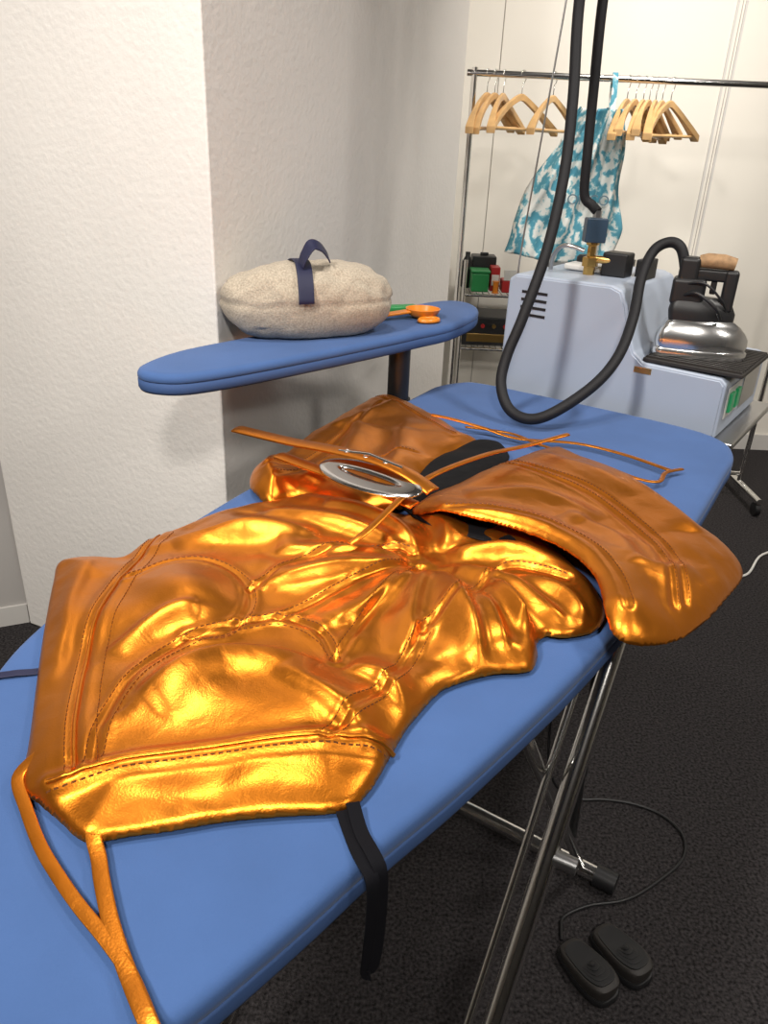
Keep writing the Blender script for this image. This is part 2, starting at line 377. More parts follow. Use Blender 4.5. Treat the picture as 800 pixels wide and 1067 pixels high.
# ---------------------------------------------------------------- garment
gm=empty('metallic_orange_leather_dress')
bodA=[(-.486,1.004),(-.445,1.023),(-.399,1.030),(-.380,1.077),(-.341,1.132),(-.290,1.192),(-.235,1.230),(-.175,1.265),(-.125,1.283),(-.03,1.25),(.04,1.22),(.12,1.23),(.20,1.20),(.27,1.13),(.31,1.04),(.325,.95),(.300,.890),(.253,.868),(.228,.870),(.212,.852),(.208,.822),(.192,.790),(.150,.782),(.112,.766),(.079,.744),(.055,.707),(.036,.672),(.018,.627),(.003,.589),(-.014,.562),(-.036,.549),(-.080,.543),(-.134,.534),(-.185,.520),(-.227,.510),(-.255,.502),(-.270,.506),(-.295,.525),(-.322,.544),(-.348,.566),(-.372,.638),(-.406,.736),(-.439,.835),(-.476,.956)]
hem=[(-.315,.556),(-.292,.561),(-.229,.585),(-.137,.608),(-.060,.623),(.022,.633)]
lseam=[(-.362,1.10),(-.369,.936),(-.364,.826),(-.345,.726),(-.321,.643),(-.292,.567)]
lseam2=[(x+.016,y) for x,y in lseam]
cup=[(-.360,.933),(-.318,.974),(-.258,.985),(-.202,.953),(-.176,.897),(-.190,.825),(-.238,.80)]
s1=[(-.278,.575),(-.289,.634),(-.285,.699),(-.260,.767),(-.213,.819),(-.134,.864),(-.075,.83),(-.051,.773)]
s1b=[(-.262,.582),(-.270,.634),(-.266,.692),(-.243,.755),(-.203,.800),(-.134,.842),(-.085,.81),(-.062,.765)]
s2=[(-.051,.773),(-.014,.875),(.061,1.031)]
s3=[(-.049,.625),(-.023,.676),(.019,.740),(.056,.834)]
s3b=[(-.028,.628),(-.004,.668),(.038,.735),(.074,.828)]
s4=[(-.180,.923),(-.125,.998),(-.043,1.052),(.047,1.061)]
s5=[(-.134,.864),(-.050,.935),(.046,1.030)]
s6=[(.056,.834),(.141,.952),(.192,1.028),(.272,.991)]
SA=[hem,lseam,cup,s1,s2,s3,s4,s5,s6]
Wp=(.065,1.045)
foldsA=[([(.04,1.05),(-.06,1.12),(-.2,1.17)],.026,.012),([(.04,1.03),(-.07,1.035),(-.16,1.03)],.018,.008),([(.04,1.02),(-.06,.975),(-.15,.945)],.018,.010),
([(.05,1.0),(-.01,.91),(-.06,.85)],.016,.009),([(.07,1.0),(.045,.90),(.03,.78)],.018,.012),
([(.09,1.0),(.11,.90),(.12,.77)],.018,.017),([(.12,1.02),(.19,.97),(.24,.89)],.016,.013),([(.12,1.07),(.22,1.06),(.29,.99)],.016,.013),([(.20,1.0),(.25,.96),(.275,.90)],.012,.012),
([(.165,.96),(.188,.88),(.200,.80)],.010,.026),([(.14,.93),(.150,.86),(.152,.80)],.010,.010),
([(.06,1.06),(.0,1.14),(-.10,1.22)],.026,.014),([(.11,1.08),(.10,1.15),(.05,1.21)],.022,.012),
([(.04,.68),(.0,.73),(-.04,.75)],.014,.010),([(.0,.62),(-.04,.67),(-.11,.72)],.020,.009),
([(-.25,.67),(-.18,.745),(-.07,.745)],.026,.020),
([(-.33,.76),(-.29,.83),(-.24,.85)],.016,.008),([(-.32,1.05),(-.22,1.09),(-.12,1.08)],.024,.013),([(-.43,.99),(-.415,.86),(-.385,.70)],.018,.006)]
moundA=[(-.265,.895,.07,.07,.020),(-.19,.70,.10,.06,.012),(-.07,.68,.06,.05,.008),(-.22,1.11,.10,.06,.014),(.12,.88,.07,.10,.012),(-.09,.97,.08,.05,.008),(.25,.97,.06,.08,.002)]
def hA(X,Y,d):
    wx=pn(X*4,Y*4,1)*.03; wy=pn(X*4,Y*4,2)*.03
    prof=1-np.exp(-d/.035)
    z=.906+.007*rnd(d,.008)+.017*prof
    dx=X-Wp[0];dy=Y-Wp[1]; rr=np.hypot(dx,dy)
    for (a,b,rx,ry,h) in moundA: z=z+h*prof*np.exp(-((X-a)/rx)**2-((Y-b)/ry)**2)
    z=z-.012*np.exp(-(rr/.09)**2)
    fold=0
    for L,w,a in foldsA: fold=fold+ridge(X+wx*.5,Y+wy*.5,L,w,a)
    z=z+fold*np.clip(d/.03,0,1)+prof*.006*pn(X*4,Y*4,5)
    dh,_,hy,_,_=ldist(X,Y,catmull(hem,5))
    z=z+.008*np.exp(-(dh/.010)**2)*np.clip(d/.01,0,1)
    return np.maximum(z,.907)
def EA(c,k,base=.35):
    def f(X,Y):
        rr=np.hypot(X-Wp[0],Y-Wp[1]); hb=ldist(X,Y,catmull(hem,3))[2]
        return np.where(Y<hb,c*.5,c*(base+k*np.exp(-(rr/.24)**2)))
    return f
PA=cloth('bodice',bodA,hA,m_copper,gm,res=.0031,wr=[(8,EA(.024,1.0),.35,160,.006,6),(4,EA(.022,1.0,.55),.42,140,.003,12),(2,EA(.011,1.0,.45),.5,100,.0010,22)],seamf=lambda X,Y:seam_profile(X,Y,SA,amp=.0030),its=1)
stitches('bodice_stitching',PA,[lseam2,cup,s1,s1b,s2,s3,s3b,s4,s5,s6],(.0075,),gm)
stitches('bodice_hem_stitching',PA,[hem,lseam],(-.009,),gm)
def piping(name,P,L,r,parent,dz=.001):
    Q=P.p([p[:2] for p in catmull(L,8)]); return tube(name,[(p[0],p[1],p[2]+dz) for p in Q],r,m_copper,parent,n=8)
piping('bodice_hem_piping',PA,hem,.0030,gm,.0)
piping('bodice_side_piping',PA,lseam,.0024,gm,.001)
flapB=[(-.257,1.383),(-.219,1.449),(-.176,1.585),(-.103,1.762),(-.05,1.87),(-.02,1.90),(.036,1.875),(.116,1.757),(.18,1.64),(.205,1.58),(.14,1.485),(.075,1.38),(.045,1.27),(0,1.235),(-.067,1.208),(-.160,1.27),(-.206,1.241),(-.25,1.30)]
sB1=[(-.20,1.30),(-.13,1.37),(-.05,1.42),(.06,1.46)]; sB2=[(-.04,1.86),(.06,1.72),(.14,1.58)]; sB3=[(-.225,1.33),(-.16,1.40),(-.08,1.60),(-.02,1.80)]
foldsB=[([(-.15,1.30),(-.08,1.45),(-.06,1.62)],.030,.018),([(-.02,1.28),(.02,1.42),(.03,1.6)],.030,.016),([(-.2,1.28),(-.22,1.36),(-.17,1.5)],.018,.014),([(-.12,1.60),(-.03,1.72),(.02,1.80)],.026,.012)]
def hB(X,Y,d):
    prof=1-np.exp(-d/.03)
    z=.906+.008*rnd(d,.009)+.022*prof
    for L,w,a in foldsB: z=z+ridge(X,Y,L,w,a)*prof
    z=z+prof*.006*pn(X*6,Y*6,12)+.014*np.exp(-((X+.23)/.03)**2-((Y-1.33)/.08)**2)
    return z
PB=cloth('back_flap',flapB,hB,m_copper,gm,wr=[(8,.018,.35,120,.005,6),(4,.014,.45,100,.002,11),(2,.004,.5,60,.0006,22)],seamf=lambda X,Y:seam_profile(X,Y,[sB1,sB2,sB3],amp=.0028))
stitches('back_flap_stitching',PB,[sB1,sB2,sB3],(.0075,),gm)
flapC=[(.049,1.187),(.067,1.249),(.123,1.321),(.225,1.430),(.30,1.51),(.345,1.545),(.381,1.542),(.455,1.432),(.521,1.278),(.562,1.18),(.578,1.11),(.565,1.05),(.520,.985),(.445,.895),(.385,.842),(.335,.820),(.305,.828),(.296,.86),(.300,.905),(.300,.95),(.284,1.005),(.250,1.052),(.195,1.095),(.128,1.125)]
sC1=[(.216,1.40),(.330,1.298),(.389,1.181),(.420,1.032),(.400,.895)]; sC2=[(.10,1.148),(.195,1.127),(.270,1.080),(.312,1.015),(.328,.93),(.325,.86)]
sC3=[(.235,1.415),(.345,1.31),(.405,1.19),(.438,1.04),(.420,.910)]
foldsC=[([(.14,1.22),(.26,1.23),(.35,1.14)],.05,.016),([(.40,1.44),(.47,1.28),(.51,1.12)],.035,.016),([(.3,1.46),(.38,1.37),(.44,1.24)],.022,.004),([(.37,1.0),(.40,.98),(.46,1.0)],.025,.008),([(.30,1.15),(.36,1.08),(.37,.97)],.028,.010)]
def hC(X,Y,d):
    dc,_,_,tc_,_=ldist(X,Y,catmull([(.10,1.13),(.20,1.105),(.26,1.055),(.29,1.0),(.305,.93),(.305,.88)],5))
    front=np.exp(-(dc/.06)**2)
    prof=1-np.exp(-d/.03)
    z=.920+.040*front+.005*rnd(d,.01)+.030*prof*(1-.45*front)
    for L,w,a in foldsC: z=z+ridge(X,Y,L,w,a)*prof
    z=z+prof*.007*pn(X*5,Y*5,22)
    return z-.012*np.clip((X+.4*Y-.90)/.16,0,1)
PC=cloth('front_flap',flapC,hC,m_copper,gm,res=.003,thick=.004,wr=[(8,.014,.45,120,.006,5),(4,.009,.5,90,.0018,10)],seamf=lambda X,Y:seam_profile(X,Y,[sC1,sC2,sC3],amp=.0022),floor=.912,its=3)
stitches('front_flap_stitching',PC,[sC1,sC3,sC2],(.0075,),gm)
lowC=[(.37,.90),(.44,.95),(.50,1.03),(.525,1.09),(.51,1.18),(.47,1.29),(.42,1.40),(.36,1.48),(.30,1.44),(.32,1.2),(.36,1.0),(.345,.93)]
def hL(X,Y,d): return .912+.004*rnd(d,.02)+.002*pn(X*12,Y*12,31)
cloth('front_flap_underlayer',lowC,hL,m_copper,gm,res=.006,thick=.003)
lin=[(.02,1.26),(.05,1.33),(.09,1.43),(.14,1.51),(.20,1.57),(.245,1.555),(.25,1.46),(.18,1.37),(.16,1.25),(.24,1.16),(.22,1.08),(.12,1.12),(.05,1.18)]
def hLn(X,Y,d): return .930+.008*(1-np.exp(-d/.02))+.004*pn(X*14,Y*14,41)
cloth('lining',lin,hLn,m_lining,gm,res=.006,thick=.002)
ribbon('belt_strap',[(-.295,1.42,.985),(-.185,1.352,.990),(-.098,1.294,1.0),(-.02,1.244,1.004),(.035,1.204,.998),(.08,1.168,.982)],.034,m_copper,gm,th=.004,curl=.003)
ribbon('belt_strap_under',[(-.20,1.325,.972),(-.10,1.245,.974),(-.01,1.18,.974),(.05,1.14,.968)],.030,m_copper,gm,th=.004,curl=.002)
def oval(name,c,ang,a,b,a2,b2,h,m,parent,tilt=0):
    N=56;v=[];f=[]; rings=[(a2,b2,0),(a2,b2,h*.6),((a2*.7+a*.3),(b2*.7+b*.3),h),((a2*.3+a*.7),(b2*.3+b*.7),h*.9),(a*.97,b*.95,h*.5),(a,b,0)]
    for ra,rb,z in rings:
        for k in range(N):
            t=2*math.pi*k/N; v.append(Vector((ra*math.cos(t),rb*math.sin(t),z)))
    n=len(rings)
    for i in range(n):
        for k in range(N): j=(i+1)%n; f.append((i*N+k,i*N+(k+1)%N,j*N+(k+1)%N,j*N+k))
    mt=Matrix.Translation(c)@Matrix.Rotation(ang,4,'Z')@Matrix.Rotation(tilt,4,'X')
    return fixn(mk(name,[mt@p for p in v],f,m,parent,True))
ba=math.atan2(1.163-1.289,.063+.117)
oval('buckle',(-.028,1.205,.986),ba,.106,.044,.056,.007,.005,m_buckle,gm,tilt=.16)
tube('buckle_prong',[(-.085,1.279,1.004),(-.03,1.247,1.012),(.028,1.206,1.006)],.003,m_chrome,gm)
for i,(x,y) in enumerate([(-.07,1.274),(-.035,1.252),(.0,1.229)]):
    oval('eyelet_%d'%i,(x,y-.004,1.007),0,.006,.006,.0035,.0035,.002,m_steel,gm)
ribbon('waist_strap',[(-.05,1.02,.955),(-.021,1.051,.966),(.064,1.197,.988),(.175,1.325,.988),(.268,1.410,.980),(.365,1.476,.985)],.012,m_copper,gm,th=.003,curl=.002)
ribbon('back_strap',[(.10,1.70,.94),(.146,1.691,.935),(.22,1.665,.925),(.294,1.633,.915),(.423,1.628,.912),(.515,1.571,.912),(.592,1.487,.912)],.012,m_copper,gm,th=.003,curl=.001)
ribbon('back_strap_loop',[(.18,1.70,.914),(.28,1.67,.914),(.34,1.60,.914),(.437,1.506,.916),(.50,1.43,.916),(.545,1.42,.914),(.575,1.47,.914),(.62,1.50,.912)],.009,m_copper,gm,th=.003,curl=.001)
ribbon('side_strap',[(-.345,.60,.918),(-.355,.573,.912),(-.330,.535,.909),(-.300,.495,.909),(-.270,.463,.909),(-.242,.436,.909),(-.212,.410,.909),(-.184,.383,.909),(-.158,.349,.909),(-.13,.31,.905)],.012,m_copper,gm,th=.0022,curl=.0004)
ribbon('side_strap_2',[(-.262,.53,.918),(-.255,.506,.912),(-.243,.485,.909),(-.231,.460,.909),(-.208,.418,.909),(-.182,.379,.909),(-.155,.342,.912),(-.12,.30,.905)],.014,m_copper,gm,th=.0022,curl=.0004)
sd=(.8,.55,0)
ribbon('hanger_loop',[(-.035,.575,.915),(-.03,.56,.910),(-.020,.535,.9035),(-.008,.505,.9035),(.003,.489,.898),(.006,.484,.88),(.006,.484,.84),(.004,.486,.79),(.003,.488,.765),(.006,.490,.757),(.010,.492,.765),(.013,.493,.80),(.014,.492,.86),(.012,.494,.896),(.004,.506,.906),(-.008,.53,.906),(-.018,.56,.912)],.014,m_ribbon,gm,side=sd,th=.0012)
ribbon('hanger_loop_side',[(-.36,.80,.925),(-.40,.76,.904),(-.44,.745,.904),(-.463,.74,.900),(-.475,.735,.88),(-.476,.73,.85)],.012,m_navy,gm,th=.0012)
# ---------------------------------------------------------------- pressing pillow
pl=empty('pressing_pillow')
pc=Vector((-.200,1.862,1.082)); pa=math.radians(24)
PM=Matrix.Translation(pc)@Matrix.Rotation(pa,4,'Z')
def pillow():
    v=[];f=[];N=96;Mr=49; a,b,c=.207,.100,.087
    def se(x,e): return math.copysign(abs(x)**e,x)
    for i in range(Mr):
        ph=-math.pi/2+math.pi*i/(Mr-1)
        for k in range(N):
            t=2*math.pi*k/N
            x=a*se(math.cos(ph),.62)*se(math.cos(t),.74); y=b*se(math.cos(ph),.62)*se(math.sin(t),.85); z=c*se(math.sin(ph),.95)
            w=float(pn(np.array(x*12+z*9),np.array(y*14+z*7),50))*.006+float(pn(np.array(x*36),np.array(y*30+z*26),51))*.0030
            rad=1+w*1.5/ max(.06,math.hypot(x,y))
            z+=w*(1 if z>-c*.5 else 0)
            if z<-c*.84: z=-c*.84-(-c*.84-z)*.1
            q=1-.030*math.exp(-((ph-.05)/.05)**2)
            v.append(Vector((x*q*rad,y*q*rad,z+c*.86)))
    for i in range(Mr-1):
        for k in range(N): f.append((i*N+k,i*N+(k+1)%N,(i+1)*N+(k+1)%N,(i+1)*N+k))
    mk('cushion',[PM@p for p in v],f,m_linen,pl,True)
pillow()
def pp(x,y,z): return tuple(PM@Vector((x,y,z)))
ribbon('strap',[pp(-.025,.06,.153),pp(-.026,.01,.169),pp(-.030,-.04,.168),pp(-.036,-.075,.154),pp(-.040,-.098,.128),pp(-.042,-.110,.098),pp(-.042,-.110,.088)],.036,m_navy,pl,side=(.9,.42,0),th=.003)
ribbon('strap_loop',[pp(-.040,-.06,.162),pp(-.032,-.062,.184),pp(-.014,-.06,.207),pp(.008,-.055,.203),pp(.026,-.05,.184),pp(.032,-.05,.170)],.036,m_navy,pl,side=(-.3,.8,.5),th=.003)
# ---------------------------------------------------------------- plastic scoop tool beside the pillow
to=empty('plastic_scoop')
lathe('bowl',[(.024,0),(.040,.009),(.047,.024),(.044,.024),(.037,.011),(.020,.005)],m_orange,to,loc=(.080,2.10,1.082))
ribbon('handle',[(.045,2.085,1.10),(.0,2.06,1.096),(-.035,2.045,1.092)],.028,m_orange,to,th=.007)
oval('thumb_ring',(.095,2.045,1.083),.6,.034,.024,.022,.013,.010,m_orange,to)
g2=empty('green_plastic_clip')
ribbon('grip',[(.065,2.175,1.092),(.02,2.145,1.094),(-.02,2.13,1.094)],.035,m_green,g2,th=.018)
oval('loop',(.07,2.18,1.084),.5,.028,.022,.018,.012,.010,m_green,g2)
# ---------------------------------------------------------------- steam generator
sg=empty('steam_generator')
def gprism(name,prof,n0,n1,m,b=.006):
    N=len(prof); v=[frame_pt(G,s,n0,z) for s,z in prof]+[frame_pt(G,s,n1,z) for s,z in prof]
    f=[tuple(range(N))[::-1],tuple(range(N,2*N))]+[(i,(i+1)%N,N+(i+1)%N,N+i) for i in range(N)]
    return bev(fixn(mk(name,v,f,m,sg)),b,3,20)
gprism('housing',[(0,.866),(0,1.182),(.02,1.197),(.29,1.2),(.318,1.19),(.338,1.155),(.356,1.09),(.376,1.045),(.405,1.022),(.60,1.018),(.615,1.005),(.615,.866)],.0,.42,m_gen)
gprism('front_panel_lip',[(.006,.872),(.006,1.177),(.022,1.190),(.288,1.193),(.313,1.184),(.332,1.15),(.350,1.085),(.372,1.038),(.403,1.015),(.598,1.011),(.608,1.0),(.608,.872)],-.004,.001,m_gen,b=.002)
for i in range(4): fbox('vent_%d'%i,G,.045,.12,-.006,-.003,1.09+i*.02,1.097+i*.02,m_black,sg)
fbox('switch_panel',G,.6155,.618,.03,.17,.91,.99,m_white,sg,b=.001)
for i in range(2): fbox('switch_%d'%i,G,.617,.626,.045+.06*i,.08+.06*i,.925,.975,m_grnled,sg,b=.002)
fbox('switch_bezel',G,.615,.6165,.2,.38,.90,.995,m_steel,sg,b=.001)
fbox('ribbed_mat',G,.400,.645,.005,.30,1.024,1.034,m_rubber,sg,b=.002)
for i in range(16): fbox('mat_rib_%d'%i,G,.405,.64,.012+i*.018,.020+i*.018,1.033,1.039,m_rubber,sg)
fbox('rating_label',G,.385,.43,-.0055,-.004,.995,1.01,m_brass,sg)
OF=((.320,2.197),(.764,-.645),(.645,.764))
def op(s,n,z): return tuple(frame_pt(OF,s,n,z))
vx,vy,_=op(.16,.14,0)
lathe('valve_body',[(.016,0),(.016,.02),(.022,.022),(.022,.045),(.012,.048),(.012,.075),(.018,.078),(.018,.09)],m_brass,sg,n=6,loc=(vx,vy,1.199))
box('solenoid',vx-.028,vx+.028,vy-.022,vy+.022,1.283,1.345,m_solen,sg,b=.004)
lathe('solenoid_nut',[(.012,0),(.012,.018)],m_steel,sg,n=6,loc=(vx,vy,1.345))
tube('valve_arm',[(vx,vy,1.24),(vx+.05,vy-.02,1.24)],.010,m_brass,sg)
lathe('filler_cap',[(.026,0),(.026,.03),(.020,.036),(.0,.036)],m_black,sg,loc=op(.09,.25,1.199))
fbox('pressure_switch',G,.20,.27,.14,.20,1.199,1.262,m_black,sg,b=.006)
fbox('rear_block',G,.275,.310,.20,.28,1.19,1.245,m_black,sg,b=.004)
tube('copper_pipe',[(vx-.02,vy,1.26),(vx-.07,vy+.02,1.27),(vx-.09,vy+.06,1.24),(vx-.09,vy+.08,1.195)],.006,m_steel,sg,smooth=5)
fbox('cloth_strip',G,.08,.20,.17,.33,1.2,1.217,m_white,sg,b=.006)
# ---------------------------------------------------------------- iron
ir=empty('steam_iron')
ic=Vector((.790,1.992,1.039)); ia=math.radians(-20)
IM=Matrix.Translation(ic)@Matrix.Rotation(ia,4,'Z')@Matrix.Diagonal((.95,.98,1,1))
sole=[(.125,0),(.105,.022),(.06,.045),(0,.058),(-.07,.060),(-.105,.055),(-.115,.03),(-.115,-.03),(-.105,-.055),(-.07,-.060),(0,-.058),(.06,-.045),(.105,-.022)]
sc_=[p for p in catmull(sole,4,True)]
def loft(name,levels,m):
    N=len(sc_); v=[];f=[]
    for k,z,dx in levels: v+=[IM@Vector((p[0]*k+dx,p[1]*k,z)) for p in sc_]
    for i in range(len(levels)-1):
        for j in range(N): f.append((i*N+j,i*N+(j+1)%N,(i+1)*N+(j+1)%N,(i+1)*N+j))
    f.append(tuple(range(N))[::-1]); f.append(tuple((len(levels)-1)*N+j for j in range(N)))
    o=fixn(mk(name,v,f,m,ir,True)); e=o.modifiers.new('es','EDGE_SPLIT'); e.split_angle=math.radians(50)
m_polish=mat('polished_aluminium',(.80,.80,.79),.2,.95,bump=.1,bscale=15,bdist=.002)
loft('sole_plate',[(.98,0,0),(1,.003,0),(1,.018,0),(.97,.021,0)],m_polish)
loft('chrome_cover',[(.95,.0215,0),(.98,.034,0),(.97,.050,0),(.90,.066,-.002),(.80,.080,-.004),(.66,.092,-.006),(.4,.096,-.008)],m_polish)
loft('black_shell',[(.68,.088,-.01),(.70,.110,-.012),(.64,.130,-.016),(.48,.145,-.022)],m_black)
def ip(x,y,z): return tuple(IM@Vector((x,y,z)))
def ibox(name,x0,x1,y0,y1,z0,z1,m,b):
    v=[ip(x,y,z) for z in (z0,z1) for y in (y0,y1) for x in (x0,x1)]
    o=mk(name,v,[(0,2,3,1),(4,5,7,6),(0,1,5,4),(2,6,7,3),(0,4,6,2),(1,3,7,5)],m,ir); bev(o,b); return o
ibox('handle_post_front',.030,.064,-.020,.020,.115,.215,m_black,.008)
ibox('handle_post_rear',-.085,-.035,-.026,.026,.12,.240,m_black,.010)
ibox('handle_bridge',-.075,.060,-.016,.016,.186,.214,m_black,.006)
tube('cork_grip',[ip(-.038,0,.230),ip(-.02,0,.233),ip(.02,0,.233),ip(.05,0,.229)],[.015,.018,.018,.015],m_cork,ir,n=20)
ibox('trigger',.0,.015,-.01,.01,.155,.19,m_black,.003)
ibox('terminal_box',-.095,-.01,-.034,.034,.125,.190,m_black,.010)
tube('wire_loop',[ip(-.06,-.03,.15),ip(-.03,-.05,.16),ip(.02,-.05,.13),ip(.04,-.035,.10)],.004,m_black,ir,smooth=6)
tube('wire_loop_2',[ip(-.08,-.02,.17),ip(-.02,-.045,.185),ip(.03,-.04,.15),ip(.05,-.02,.12)],.003,m_black,ir,smooth=6)
# ---------------------------------------------------------------- hoses
h1=[(.09,.03,2.32),(.098,.02,2.1),(.104,0,1.819),(.148,-.05,1.619),(.179,-.1,1.455),(.1985,-.17,1.288),(.196,-.24,1.137),(.1876,-.28,1.047),(.198,-.31,.983),(.241,-.33,.934),(.301,-.33,.9235),(.3516,-.30,.950),(.390,-.2,1.004),(.4016,-.12,1.064),(.382,-.03,1.140),(.350,.05,1.221),(.348,.10,1.283),(.375,.125,1.306),(.405,.13,1.295),(.425,.13,1.25),(.43,.13,1.215)]
tube('steam_hose',[op(*p) for p in h1],.0132,m_hose,None,n=16,smooth=8)
tube('steam_hose.001',[op(.12,.10,2.32),op(.108,.12,2.0),op(.10,.12,1.836),op(.108,.12,1.65),op(.116,.12,1.499),op(.119,.13,1.40),op(.14,.14,1.375),op(.16,.14,1.36)],.0128,m_hose,None,n=16,smooth=8)
hs=empty('hose_support_rod')
tube('rod',[op(-.052,.12,.855),op(-.052,.12,1.19),op(-.025,.12,1.54),op(-.001,.12,1.842),op(.02,.12,2.2),op(.05,.10,2.36),op(.10,.07,2.40),op(.13,.06,2.34)],.0025,m_steel,hs,smooth=6,n=8)
tube('hose_clip',[op(.06,.03,2.32),op(.15,.10,2.32)],.018,m_black,hs)
# ---------------------------------------------------------------- clothes rack
rk=empty('clothes_rack'); RY=3.5; RZ=1.768
tube('rail',[(.25,RY,RZ),(1.78,RY,RZ+.004)],.0125,m_chrome,rk)
for i,x in enumerate((.28,1.735)):
    tube('upright_%d'%i,[(x,RY,.07),(x,RY,RZ+.02)],.012,m_chrome,rk)
    tube('base_%d'%i,[(x,RY-.24,.075),(x,RY+.24,.075)],.014,m_chrome,rk)
    for j,y in enumerate((RY-.22,RY+.22)):
        tube('wheel_%d_%d'%(i,j),[(x-.012,y,.032),(x+.012,y,.032)],.031,m_black,rk,n=20)
        tube('fork_%d_%d'%(i,j),[(x,y,.05),(x,y,.08)],.008,m_steel,rk)
tube('lower_bar',[(.28,RY,.12),(1.735,RY,.12)],.010,m_chrome,rk)
def hanger(i,x,ang,lean,par):
    Mx=Matrix.Translation((x,RY,RZ+.0))@Matrix.Rotation(ang,4,'Z')@Matrix.Rotation(lean,4,'Y')
    prof=[(-.215,-.200),(-.17,-.165),(-.10,-.120),(-.04,-.090),(0,-.078),(.04,-.090),(.10,-.120),(.17,-.165),(.215,-.200)]
    pc_=catmull(prof,4); v=[];f=[]
    for k,p in enumerate(pc_):
        bow=.03*(abs(p[0])/.215)**2; hw=.006+.012*(abs(p[0])/.215)**2
        hh=.013
        for dy,dz in ((-hw,-hh),(hw,-hh),(hw,hh),(-hw,hh)): v.append(Mx@Vector((p[0],dy-bow,p[1]+dz)))
    n=len(pc_)
    for k in range(n-1):
        for q in range(4): f.append((k*4+q,k*4+(q+1)%4,(k+1)*4+(q+1)%4,(k+1)*4+q))
    f+=[(0,1,2,3),(n*4-1,n*4-2,n*4-3,n*4-4)]
    bev(fixn(mk('bar_%d'%i,v,f,m_wood,par)),.003)
    tube('trouser_bar_%d'%i,[Mx@Vector((-.19,-.024,-.193)),Mx@Vector((.19,-.024,-.193))],.006,m_wood,par,n=10)
    hk=[Mx@Vector(p) for p in [(0,0,-.075),(0,0,-.035),(.012,0,-.022),(.019,0,-.004),(.012,0,.012),(0,0,.0165),(-.012,0,.012),(-.017,0,-.002)]]
    tube('hook_%d'%i,hk,.002,m_chrome,par,n=8,smooth=4)
hg=empty('wooden_hangers')
hl=[(.335,62),(.365,58),(.40,66),(.475,48),(.60,56),(.895,60),(.93,56),(.96,62),(.985,58),(1.01,63),(1.035,54),(1.07,44)]
for i,(x,a) in enumerate(hl): hanger(i,x,math.radians(a+random.uniform(-3,3)),random.uniform(-.05,.05),hg)
# ---------------------------------------------------------------- tie dye bag
td=empty('tie_dye_bag')
def bag():
    v=[];f=[];NX=60;NZ=60
    for j in range(NZ):
        t=j/(NZ-1); z=1.66-.57*t; cxm=.79-.10*t; wd=.082+.150*min(1,t*1.25)**.85
        for i in range(NX):
            s=i/(NX-1)*2-1; x=cxm+wd*s+(.012*math.sin(t*9) if abs(s)>.9 else 0)
            y=3.46-.05*math.sqrt(max(0,1-s*s))-.022*math.sin(s*9+t*3)*(1-.3*t)-.014*math.sin(s*17+t*5)-.008*math.sin(s*6-t*14)
            v.append((x,y,z-.015*math.cos(s*3)*t))
    for j in range(NZ-1):
        for i in range(NX-1): f.append((j*NX+i,j*NX+i+1,(j+1)*NX+i+1,(j+1)*NX+i))
    o=mk('body',v,f,m_tie,td,True); s=o.modifiers.new('s','SOLIDIFY'); s.thickness=.012; s.offset=1
bag()
ribbon('strap_1',[(.745,3.44,1.64),(.748,3.46,1.72),(.755,3.50,1.79),(.765,3.53,1.72),(.77,3.52,1.6)],.022,m_tie,td,side=(1,0,0),th=.004)
ribbon('strap_2',[(.83,3.44,1.64),(.832,3.46,1.72),(.835,3.50,1.79),(.84,3.53,1.72),(.85,3.52,1.6)],.022,m_tie,td,side=(1,0,0),th=.004)
tcu=bpy.data.curves.new('lettering','FONT'); tcu.body='MONCO'; tcu.size=.055; tcu.extrude=.0005; tcu.materials.append(m_ink)
tob=bpy.data.objects.new('lettering',tcu); COL.objects.link(tob); tob.location=(.64,3.370,1.31); tob.rotation_euler=(math.pi/2,0,0); tob.parent=td
# ---------------------------------------------------------------- storage shelf
sh=empty('storage_shelf')
for z in (.30,.60,.86):
    for y in (3.80,4.12): tube('rail_%d_%d'%(z*100,y*10),[(.335,y,z),(1.22,y,z)],.007,m_chrome,sh,n=8)
    for k in range(30): tube('wire_%d_%d'%(z*100,k),[(.34+k*.03,3.80,z+.006),(.34+k*.03,4.12,z+.006)],.0025,m_chrome,sh,n=6)
for i,(x,y) in enumerate(((.335,3.80),(1.22,3.80),(.335,4.12),(1.22,4.12))): tube('post_%d'%i,[(x,y,0),(x,y,1.02)],.010,m_chrome,sh,n=10)
gb=empty('green_supply_box'); box('bin',.37,.455,3.82,3.93,.871,.96,m_green,gb,b=.008); box('lid',.366,.459,3.817,3.933,.96,.972,m_green,gb,b=.004)
rb=empty('red_supply_box'); box('bin',.52,.60,3.83,3.93,.871,.93,m_red,rb,b=.006); box('flap',.525,.595,3.828,3.833,.93,.98,m_white,rb,b=.002)
rb2=empty('red_supply_box.001'); box('bin',.465,.51,3.86,3.95,.871,.985,m_red,rb2,b=.004); box('label',.47,.505,3.857,3.86,.90,.95,m_white,rb2,b=.001)
yb=empty('yellow_thread_spool'); lathe('spool',[(.018,0),(.018,.004),(.013,.006),(.013,.05),(.018,.052),(.018,.056)],m_orange,yb,loc=(.49,3.83,.869))
bb=empty('black_supply_case'); box('case',.38,.50,3.97,4.08,.871,1.02,m_black,bb,b=.006); box('handle',.42,.46,4.0,4.01,1.02,1.035,m_black,bb,b=.003)
cp=empty('supply_cup'); lathe('cup',[(.022,0),(.03,.09),(.028,.09),(.020,.004)],m_white,cp,loc=(.65,3.86,.869))
bt=empty('black_bottle'); lathe('bottle',[(.02,0),(.028,.01),(.028,.12),(.012,.15),(.012,.17),(.0,.17)],m_black,bt,loc=(.355,3.96,.869))
